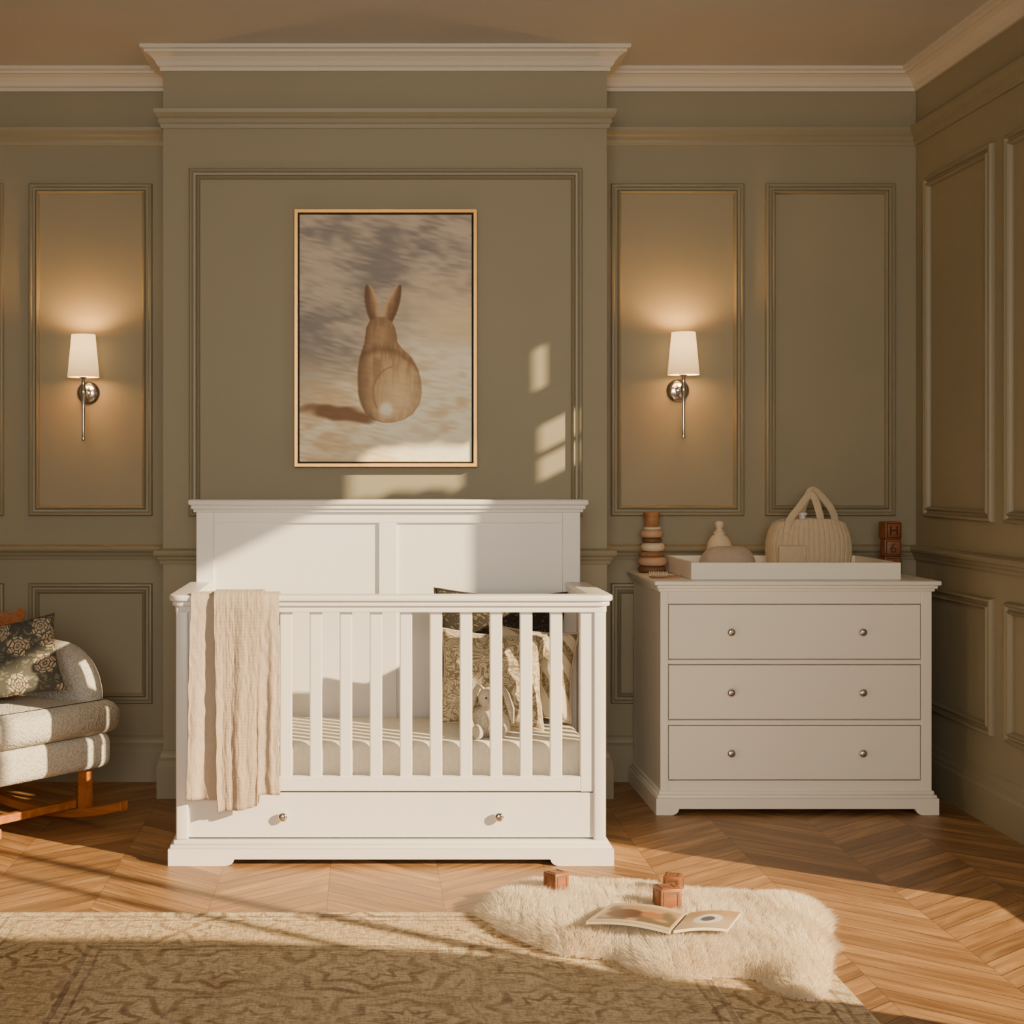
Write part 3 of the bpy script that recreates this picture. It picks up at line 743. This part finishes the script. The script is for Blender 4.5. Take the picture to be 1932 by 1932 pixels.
# ------------------------------------------------------------ sconces
for sx_, dz in ((1.345, 0), (-1.195, -.010)):
    e = thing('wall_sconce', (sx_, YB, 1.681+dz), 'polished nickel wall sconce with lit cream tapered shade', 'wall lamp', group='wall sconces')
    sy = 6.73
    MB().lathe([(0, .026), (.012, .025), (.016, .018), (.030, .016), (.044, .010), (.050, .003), (.050, 0), (0, 0)], 40, Matrix.Translation((sx_, YB-.0005, 1.681+dz)) @ AXY).make('back_plate', M['chrome'], e, smooth='auto')
    MB().tube([(sx_, YB-.02, 1.681+dz), (sx_, YB-.06, 1.681+dz), (sx_, sy, 1.681+dz)], .008, 14).make('arm', M['chrome'], e, smooth=True)
    MB().lathe([(0, 1.470), (.006, 1.472), (.008, 1.480), (.006, 1.490), (.0065, 1.55), (.0075, 1.62), (.009, 1.66), (.013, 1.672), (.013, 1.690), (.009, 1.70), (.0075, 1.73), (.012, 1.738), (.02, 1.742), (.02, 1.748), (.011, 1.750), (.011, 1.775), (0, 1.775)], 24, Matrix.Translation((sx_, sy, dz))).make('stem', M['chrome'], e, smooth='auto')
    MB().lathe([(.067, 1.742), (.050, 1.922), (.048, 1.922), (.065, 1.742), (.067, 1.742)], 48, Matrix.Translation((sx_, sy, dz))).make('lamp_shade', M['shade'], e, smooth='auto', label='cream fabric tapered lamp shade')
    MB().lathe([(0, 1.775), (.010, 1.778), (.014, 1.80), (.016, 1.82), (.012, 1.845), (0, 1.86)], 20, Matrix.Translation((sx_, sy, dz))).make('bulb', M['bulb'], e, smooth=True)
    for zz, pw in ((1.895, 5.0), (1.755, 1.0)):
        L = bpy.data.lights.new('sconce_light', 'POINT'); L.energy = pw; L.color = (1, .58, .19); L.shadow_soft_size = .015
        o = bpy.data.objects.new('sconce_light', L); COL.objects.link(o); o.location = (sx_, sy, zz+dz) if zz > 1.8 else (sx_+.03, sy-.0, zz+dz)

# ------------------------------------------------------------ painting
PX0, PX1, PZ0, PZ1 = -.291, .4526, 1.351, 2.399
pt = thing('framed_painting', (.0808, YF, 1.875), 'framed painting of a seated rabbit seen from behind, gold frame', 'painting')
fp = lambda u, v, d: (u, YF-d, v)
MB().frame(fp, PX0, PX1, PZ0, PZ1, [(0, 0), (0, .046), (.002, .048), (.014, .048), (.016, .046), (.016, .02), (.016, 0)]).make('frame', M['gold'], pt)
MB().box(PX0+.016, PX1-.016, YF-.014, YF-.001, PZ0+.016, PZ1-.016).make('backing', M['dark'], pt)
nx, ny = 320, 464
CX0, CX1, CZ0, CZ1 = PX0+.022, PX1-.022, PZ0+.022, PZ1-.022
def vnoise(nx, ny, gx, gy, seed):
    r = np.random.RandomState(seed); g = r.rand(gy+2, gx+2)
    X = np.linspace(0, gx, nx)[None, :].repeat(ny, 0); Y = np.linspace(0, gy, ny)[:, None].repeat(nx, 1)
    xi = X.astype(int); yi = Y.astype(int); xf = X-xi; yf = Y-yi
    xf = xf*xf*(3-2*xf); yf = yf*yf*(3-2*yf)
    return (g[yi, xi]*(1-xf)+g[yi, xi+1]*xf)*(1-yf)+(g[yi+1, xi]*(1-xf)+g[yi+1, xi+1]*xf)*yf
U = np.linspace(565, 888, nx)[None, :].repeat(ny, 0); V = np.linspace(872, 405, ny)[:, None].repeat(nx, 1)
wob = vnoise(nx, ny, 3, 4, 77)-.5
def brush(gx, gy, seed, shear):
    big = vnoise(nx*2, ny*2, gx*2, gy*2, seed); ii, jj = np.meshgrid(np.arange(nx), np.arange(ny))
    return big[(jj+ny//2+(ii-nx/2)*shear+wob*16).astype(int).clip(0, ny*2-1), (ii+nx//2).astype(int).clip(0, nx*2-1)]
n1 = brush(3, 7, 1, .35)*.6+brush(3, 8, 12, -.2)*.4; n2 = brush(7, 30, 2, .3)*.5+brush(9, 26, 13, -.35)*.5; n3 = brush(18, 110, 3, .2); n4 = vnoise(nx, ny, 3, 5, 4)
st_ = .55*n1+.3*n2+.15*n3
def C(c): return np.array(c, float)[None, None, :]
def mixc(a, b, t): t = np.clip(t, 0, 1)[..., None]; return a*(1-t)+b*t
def sm(x, a, b): t = np.clip((x-a)/(b-a), 0, 1); return t*t*(3-2*t)
top = mixc(C((140, 133, 130)), C((204, 188, 168)), sm(st_, .30, .68))
bot = mixc(C((228, 200, 156)), C((255, 247, 222)), sm(st_+.2*sm(U, 680, 880), .32, .66))
img = mixc(top, bot, sm(V+.35*(U-726)+60*(n4-.5)+40*(n1-.5), 590, 715))
img = mixc(img, C((234, 212, 174)), sm(V, 480, 580)*sm(690-V, 0, 60)*sm(U, 690, 850)*n1*1.2)
img = mixc(img, C((150, 146, 146)), sm(650-U, 0, 70)*sm(V, 540, 660)*sm(780-V, 0, 60)*.5*sm(st_, .3, .6))
shd = sm(1-(((U-640)/98)**2+((V-780-(U-640)*.12)/18)**2)+1.2*(n2-.5), 0, .7)
img = mixc(img, C((124, 86, 54)), shd*.9)
img = mixc(img, C((254, 238, 206)), sm(V, 800, 812)*sm(n2, .5, .7)*.6)
def ell(cx, cy, rx, ry, ang=0, soft=.12):
    a = math.radians(ang); dx, dy = U-cx, V-cy
    p = (dx*math.cos(a)+dy*math.sin(a))/rx; q = (-dx*math.sin(a)+dy*math.cos(a))/ry
    return sm(1-np.sqrt(p*p+q*q), -.02, soft), p, q
def inkear(cx, cy, w, h, lean, flip):
    tv = np.clip((cy+h-V)/(2*h), 0, 1)
    cx_ = cx+lean*(tv-.5)*2*h
    hw = w*(np.sin(np.pi*np.clip(tv*.80+.14, 0, 1))**.7)*(tv < 1)*(tv > 0)
    q = (U-cx_)/np.maximum(hw, .5)
    return sm(1-np.abs(q), 0, .25)*(hw > .5), q*flip
fs = vnoise(nx, ny, 46, 16, 31)*.6+vnoise(nx, ny, 90, 30, 32)*.4
for (cx, cy, w_, h_, ln, fl) in ((702, 577, 15.5, 39, -.22, 1), (737, 580, 16, 42, .34, -1)):
    e_, q_ = inkear(cx, cy, w_, h_, ln, fl)
    ea = mixc(C((116, 84, 56)), C((210, 176, 134)), sm(q_+.5*(fs-.5), -.5, .8)); img = mixc(img, ea, e_)
vk = [598, 606, 618, 634, 646, 657, 674, 698, 720, 742, 764, 782, 793, 799]
wk = [10, 21, 28, 31, 32, 38, 50, 59, 62, 62, 57, 46, 30, 6]
ck = [717, 717, 717, 718, 718, 720, 727, 731, 734, 735, 735, 734, 732, 731]
wv_ = np.interp(V, vk, wk); cv_ = np.interp(V, vk, ck)
inside = ((V > 598) & (V < 799)).astype(float); tt = (U-cv_)/np.maximum(wv_, 1)
mask = sm(1-np.abs(tt)+.05*(fs-.5), 0, .08)*inside
base_ = mixc(C((164, 130, 92)), C((200, 164, 122)), sm(fs, .3, .7))
lgt = np.exp(-(((U-752)/34)**2+((V-735)/48)**2)); base_ = mixc(base_, C((236, 206, 162)), lgt*.8+.3*sm(V, 700, 780))
base_ = mixc(base_, C((106, 74, 48)), sm(-tt+.3*(fs-.5), .5, 1.05)*.75)
base_ = mixc(base_, C((126, 92, 62)), sm(668-V, 0, 40)*.45)
base_ = mixc(base_, C((104, 72, 46)), np.exp(-((V-(659+.004*(U-720)**2*2))/8.0)**2)*.5)
base_ = mixc(base_, C((206, 172, 130)), np.exp(-(((U-724)/14)**2+((V-630)/17)**2))*.5)
base_ = mixc(base_, C((118, 84, 56)), sm(tt, .80, 1.05)*.45)
base_ = mixc(base_, C((124, 88, 58)), sm(.05-np.abs(np.hypot((U-746)/46, (V-742)/54)-.93), 0, .05)*.45*(U < 740)*(V < 780))
img = mixc(img, base_, mask)
s_, p_, q_ = ell(729, 774, 20, 20, 0, .3); img = mixc(img, C((226, 202, 162)), s_)
s_, p_, q_ = ell(728, 773, 15, 15, 0, .5); img = mixc(img, C((252, 242, 218)), s_)
img = img*(1+.06*(n3-.5)[..., None])
img = np.clip(img, 0, 255)/255
il = np.where(img <= .04045, img/12.92, ((img+.055)/1.055)**2.4)
def color_grid(name, mat, fn, cols, parent):
    ny_, nx_ = cols.shape[:2]; m = MB(); m.grid(nx_, ny_, fn)
    ob = m.make(name, mat, parent)
    at = ob.data.color_attributes.new('Col', 'FLOAT_COLOR', 'POINT')
    arr = np.ones((ny_*nx_, 4), np.float32); arr[:, :3] = cols.reshape(-1, 3); at.data.foreach_set('color', arr.ravel())
    return ob
color_grid('canvas', M['canvas'], lambda u, v: (CX0+(CX1-CX0)*u, YF-.036, CZ0+(CZ1-CZ0)*v), il, pt)

# ------------------------------------------------------------ rocking chair
rc = thing('rocking_chair', (-1.445, 5.95, 0), 'cream boucle upholstered rocking chair on curved oak rockers', 'rocking chair', rot=R(53))
ox, oy = -1.445, 5.95
def P(poly): return [(ox+a, oy+b) for a, b in poly]
Tc = [(-.36, -.37), (.36, -.37), (.36, -.290), (.255, -.290), (.255, .22), (-.255, .22), (-.255, -.290), (-.36, -.290)]
b = MB(); b.prism(P(Tc), 'Z', .345, .472, .045, 5)
b.make('seat_cushion', M['boucle'], rc, smooth=True)
MB().box(ox-.355, ox+.355, oy-.35, oy+.32, .215, .350, .04, 4).make('seat_base', M['boucle'], rc, smooth=True)
def armpoly():
    pts = [(oy+.36, .33), (oy-.285, .33), (oy-.285, .46)]
    for k in range(13):
        a = math.radians(180-90*k/12); pts.append((oy-.285+.21+.21*math.cos(a), .47+.205*math.sin(a)))
    pts += [(oy+.1, .69), (oy+.36, .70)]
    return pts
for xa in (-.385, .255):
    MB().prism(armpoly(), 'X', ox+xa, ox+xa+.130, .05, 6).make('armrest', M['boucle'], rc, smooth=True)
MB().box(ox-.37, ox+.37, oy-.08, oy+.08, -.02, .72, .06, 5, Matrix.Translation((0, .33, .32)) @ Matrix.Translation((0, oy, 0)) @ Matrix.Rotation(R(-14), 4, 'X') @ Matrix.Translation((0, -oy, 0))).make('backrest', M['boucle'], rc, smooth=True)
RR = 1.5
for xa in (-.30, .30):
    ys = [(-.46+.98*k/28) for k in range(29)]
    lo = [(oy+q, q*q/(2*RR)*1.05) for q in ys]; hi = [(oy+q, q*q/(2*RR)*1.05+.034) for q in ys[::-1]]
    MB().prism(lo+hi, 'X', ox+xa-.02, ox+xa+.02, .005).make('rocker', M['oak'], rc)
    for q in (-.25, .27):
        z0 = q*q/(2*RR)+.02
        MB().prism([(ox+xa-.018, oy+q-.02), (ox+xa+.018, oy+q-.02), (ox+xa+.018, oy+q+.02), (ox+xa-.018, oy+q+.02)], 'Z', z0, .225, .004).make('leg', M['oak'], rc)
for q in (-.20, .30):
    MB().box(ox-.29, ox+.29, oy+q-.015, oy+q+.015, .04+q*q/3, .07+q*q/3, .004).make('stretcher', M['oak'], rc)
cushion('cushion', .40, .29, .12, (-1.322, 5.84, .638), (R(-14), R(-9), R(10)), M['chairfl'], 'grey-brown floral print cushion leaning on the boucle chair', seed=5)
to = (-1.385, 6.03, .472)
tb_ = thing('teddy_bear', to, 'russet brown knitted bear sitting behind the floral cushion', 'stuffed toy')
b = MB(); x, y, z = to
b.ell((x, y, z+.10), (.07, .055, .10)); b.ell((x+.02, y, z+.265), (.072, .062, .068)); b.ell((x+.02, y-.055, z+.245), (.028, .022, .022))
for s in (-1, 1):
    b.ell((x+.02+s*.055, y, z+.32), (.026, .014, .026), sub=2)
    b.tube([(x+s*.05, y, z+.17), (x+s*.09, y-.01, z+.12), (x+s*.10, y-.02, z+.07)], [.024, .026, .022])
    b.tube([(x+s*.035, y, z+.04), (x+s*.05, y-.02, z+.035), (x+s*.055, y-.04, z+.035)], [.034, .034, .032])
b.make('body', M['bear'], tb_, remesh=.007)
for s in (-1, 1): MB().ell((x+.02+s*.026, y-.060, z+.278), (.006, .005, .006), sub=2).make('eye', M['eye'], tb_, smooth=True)

# ------------------------------------------------------------ rug
m = MB().box(-1.11, 1.235, 1.9, 4.77, 0.0005, .011, .003)
m.make('area_rug', M['rug'], label='large distressed beige wool rug with faded pattern on the floor', category='rug')

# ------------------------------------------------------------ sheepskin
outl = np.array([(.345, 4.74), (.43, 4.92), (.60, 5.02), (.72, 5.01), (.86, 4.98), (.99, 4.89), (1.16, 4.87), (1.31, 4.84), (1.36, 4.70), (1.315, 4.48), (1.23, 4.2), (1.17, 4.03), (1.12, 3.96), (1.05, 4.00), (.99, 4.13), (.85, 4.13), (.73, 4.15), (.66, 4.28), (.53, 4.33), (.45, 4.45), (.39, 4.55)])
def catmull(P, n=6):
    out = []; k = len(P)
    for i in range(k):
        p0, p1, p2, p3 = P[i-1], P[i], P[(i+1) % k], P[(i+2) % k]
        for j in range(n):
            t = j/n; out.append(.5*((2*p1)+(-p0+p2)*t+(2*p0-5*p1+4*p2-p3)*t*t+(-p0+3*p1-3*p2+p3)*t**3))
    return np.array(out)
OL = catmull(outl)
def sdf(Q):
    A = OL; B = np.roll(OL, -1, 0); d = np.full(len(Q), 1e9); ins = np.zeros(len(Q), bool)
    for a, b in zip(A, B):
        ab = b-a; t = np.clip(((Q-a)@ab)/(ab@ab+1e-12), 0, 1); pr = a+t[:, None]*ab
        d = np.minimum(d, np.hypot(*(Q-pr).T))
        cond = ((a[1] > Q[:, 1]) != (b[1] > Q[:, 1])); xi = (b[0]-a[0])*(Q[:, 1]-a[1])/(b[1]-a[1]+1e-12)+a[0]
        ins ^= cond & (Q[:, 0] < xi)
    return np.where(ins, d, -d)
def hgt(Q, d):
    e = np.clip(d, 0, None)
    return .013+.036*(1-np.exp(-e/.045))+.006*np.sin(Q[:, 0]*21+2*np.sin(Q[:, 1]*9))*np.sin(Q[:, 1]*17+Q[:, 0]*6)*(1-np.exp(-e/.05))
gs = .010; gx = np.arange(.30, 1.46, gs); gy = np.arange(3.88, 5.10, gs)
GX, GY = np.meshgrid(gx, gy); Q = np.stack([GX.ravel(), GY.ravel()], 1); D = sdf(Q); H = hgt(Q, D)
idx = -np.ones(len(Q), int); keep = D > -.004; idx[keep] = np.arange(keep.sum())
vb = np.column_stack([Q[keep], H[keep]]); nxg = len(gx); fb_ = []
for j in range(len(gy)-1):
    for i in range(nxg-1):
        q = [idx[j*nxg+i], idx[j*nxg+i+1], idx[(j+1)*nxg+i+1], idx[(j+1)*nxg+i]]
        if min(q) >= 0: fb_.append(q)
NB = 130000
rs = np.random.RandomState(5)
C0 = np.column_stack([rs.uniform(.3, 1.42, NB*2), rs.uniform(3.88, 5.1, NB*2)]); Dd = sdf(C0); C0 = C0[Dd > 0.002][:NB]; Dd = Dd[Dd > 0.002][:NB]
nb = len(C0); Hh = hgt(C0, Dd)
eps = .01
gxd = (sdf(C0+[eps, 0])-sdf(C0-[eps, 0])); gyd = (sdf(C0+[0, eps])-sdf(C0-[0, eps])); gl = np.hypot(gxd, gyd)+1e-9
ox_, oy_ = -gxd/gl, -gyd/gl; edge = np.exp(-Dd/.04)
hsh = lambda a, b, k: (np.sin(a*127.1+b*311.7+k*74.7)*43758.5453) % 1
def clump(cl, ko):
    ci = np.floor(C0/cl)
    return (ci[:, 0]+.5+(hsh(ci[:, 0], ci[:, 1], ko)-.5)*.9)*cl-C0[:, 0], (ci[:, 1]+.5+(hsh(ci[:, 0], ci[:, 1], ko+1)-.5)*.9)*cl-C0[:, 1]
c1x, c1y = clump(.016, 1); c2x, c2y = clump(.045, 5)
fa = 6.283*(np.sin(C0[:, 0]*7+1)*.5+np.cos(C0[:, 1]*6)*.5)
L = .036*rs.uniform(.7, 1.3, nb)
tx = c1x*.3+c2x*.22+np.cos(fa)*.012+ox_*edge*.024+rs.normal(0, .006, nb)
ty = c1y*.3+c2y*.22+np.sin(fa)*.012+oy_*edge*.024+rs.normal(0, .006, nb)
tz = L*(1-.65*edge)
wa = rs.uniform(0, math.pi, nb); wx, wy = np.cos(wa)*.0007, np.sin(wa)*.0007
Z0 = Hh-.004
vv = np.zeros((nb, 5, 3))
vv[:, 0] = np.column_stack([C0[:, 0]-wx, C0[:, 1]-wy, Z0]); vv[:, 1] = np.column_stack([C0[:, 0]+wx, C0[:, 1]+wy, Z0])
mx_, my_, mz_ = C0[:, 0]+tx*.35, C0[:, 1]+ty*.35, Z0+tz*.65
vv[:, 2] = np.column_stack([mx_+wx*.9, my_+wy*.9, mz_]); vv[:, 3] = np.column_stack([mx_-wx*.9, my_-wy*.9, mz_])
vv[:, 4] = np.column_stack([C0[:, 0]+tx, C0[:, 1]+ty, np.maximum(Z0+tz, .014)])
base_n = len(vb); verts = np.vstack([vb, vv.reshape(-1, 3)])
faces = list(map(tuple, fb_))
for i in range(nb):
    k = base_n+5*i; faces.append((k, k+1, k+2, k+3)); faces.append((k+3, k+2, k+4))
cc = np.array([.88, 4.5, .012]); verts = verts-cc
me = bpy.data.meshes.new('sheepskin_rug'); me.from_pydata(verts.tolist(), [], faces); me.materials.append(M['fleece'])
for p_ in me.polygons: p_.use_smooth = True
ob = bpy.data.objects.new('sheepskin_rug', me); COL.objects.link(ob); ob.location = cc.tolist()
ob['label'] = 'fluffy ivory sheepskin lying across the rug and wooden floor'; ob['category'] = 'sheepskin'

G2 = 'toy blocks on the sheepskin'
block('toy_block', (.576, 4.81, .067), .056, R(35), '', 'small brown wooden block on the sheepskin edge', G2)
block('toy_block', (.925, 4.78, .067), .054, R(-20), '', 'small brown wooden block lying on the sheepskin', G2)
block('toy_block', (.872, 4.60, .067), .066, R(12), '', 'brown wooden block with carved border beside the book', G2)
bk = thing('open_book', (.80, 4.40, .080), 'open illustrated board book lying on the sheepskin', 'book', rot=R(-16))
def page_cols(n, kind):
    u = np.linspace(0, 1, n)[None, :].repeat(n, 0); v = np.linspace(0, 1, n)[:, None].repeat(n, 1)
    nn = vnoise(n, n, 6, 6, 21); base = np.ones((n, n, 3))*np.array([206, 182, 148])
    if kind == 0:
        inn = (u > .08) & (u < .97) & (v > .12) & (v < .88)
        pic = mixc(C((112, 96, 72)), C((178, 146, 104)), sm(nn+.4*(v-.5), .3, .7)); pic = mixc(pic, C((94, 64, 42)), sm(.25-np.hypot(u-.35, (v-.45)), 0, .05)*.9)
        pic = mixc(pic, C((164, 108, 68)), sm(.16-np.hypot(u-.68, v-.5), 0, .04)); base = np.where(inn[..., None], pic, base)
    else:
        r = np.hypot(u-.5, v-.5); base = mixc(base, C((186, 142, 96)), sm(v, .3, .8)*.7); base = mixc(base, C((232, 226, 218)), sm(.29-r, 0, .03))
        base = mixc(base, C((92, 88, 94)), sm(.15-r, 0, .03))
    base = base/255; return np.where(base <= .04045, base/12.92, ((base+.055)/1.055)**2.4)
leaf = [
    ((-.18, -.080), (.050, -.11), (.078, .085), (-.135, .12), .010),
    ((.060, -.10), (.200, -.045), (.225, .130), (.088, .085), .006)]
for k, (bl, br, tr, tl, hh_) in enumerate(leaf):
    def top_(u, v, dz=0.0):
        a = Vector(bl)*(1-u)+Vector(br)*u; b_ = Vector(tl)*(1-u)+Vector(tr)*u; q = a*(1-v)+b_*v
        return Vector((.80+q.x, 4.40+q.y, .080+.016+hh_*math.sin(u*math.pi)+dz))
    b = MB(); n = 14
    b.grid(n, 2, lambda u, v: top_(u, v, -.001))
    geo = bmesh.ops.extrude_face_region(b.bm, geom=b.bm.faces[:]); bmesh.ops.translate(b.bm, verts=[g for g in geo['geom'] if isinstance(g, bmesh.types.BMVert)], vec=(0, 0, -.008))
    bmesh.ops.recalc_face_normals(b.bm, faces=b.bm.faces)
    b.make('page_block', M['toycream'], bk)
    color_grid('page', M['page'], top_, page_cols(60, k), bk)

# ------------------------------------------------------------ lights
S = bpy.data.lights.new('sun', 'SUN'); S.energy = 12.5; S.color = (1, .75, .43); S.angle = R(.8)
o = bpy.data.objects.new('sun', S); COL.objects.link(o)
o.rotation_euler = Vector((-1, .73, -.51)).to_track_quat('-Z', 'Y').to_euler()
A = bpy.data.lights.new('fill_light', 'AREA'); A.shape = 'RECTANGLE'; A.size = 2.2; A.size_y = 1.5; A.energy = 28; A.color = (1, .90, .74); A.spread = R(70)  # added fill light behind the camera, not a lamp of the room
o = bpy.data.objects.new('fill_light', A); COL.objects.link(o); o.location = (-.2, -1.2, 1.9)
o.rotation_euler = Vector((.07, 1, -.03)).to_track_quat('-Z', 'Y').to_euler()
wd = bpy.data.worlds.new('world'); SC.world = wd; wd.use_nodes = True
bg = wd.node_tree.nodes['Background']; bg.inputs[0].default_value = (1.0, .90, .78, 1); bg.inputs[1].default_value = .55

# ------------------------------------------------------------ camera
cm = bpy.data.cameras.new('camera'); cm.sensor_width = 36; cm.lens = 36*3000/1932
cm.shift_x = (966-690)/1932; cm.shift_y = (890-966)/1932; cm.clip_end = 60
o = bpy.data.objects.new('camera', cm); COL.objects.link(o); o.location = (0, 0, 1.332); o.rotation_euler = (R(90), 0, 0)
SC.camera = o
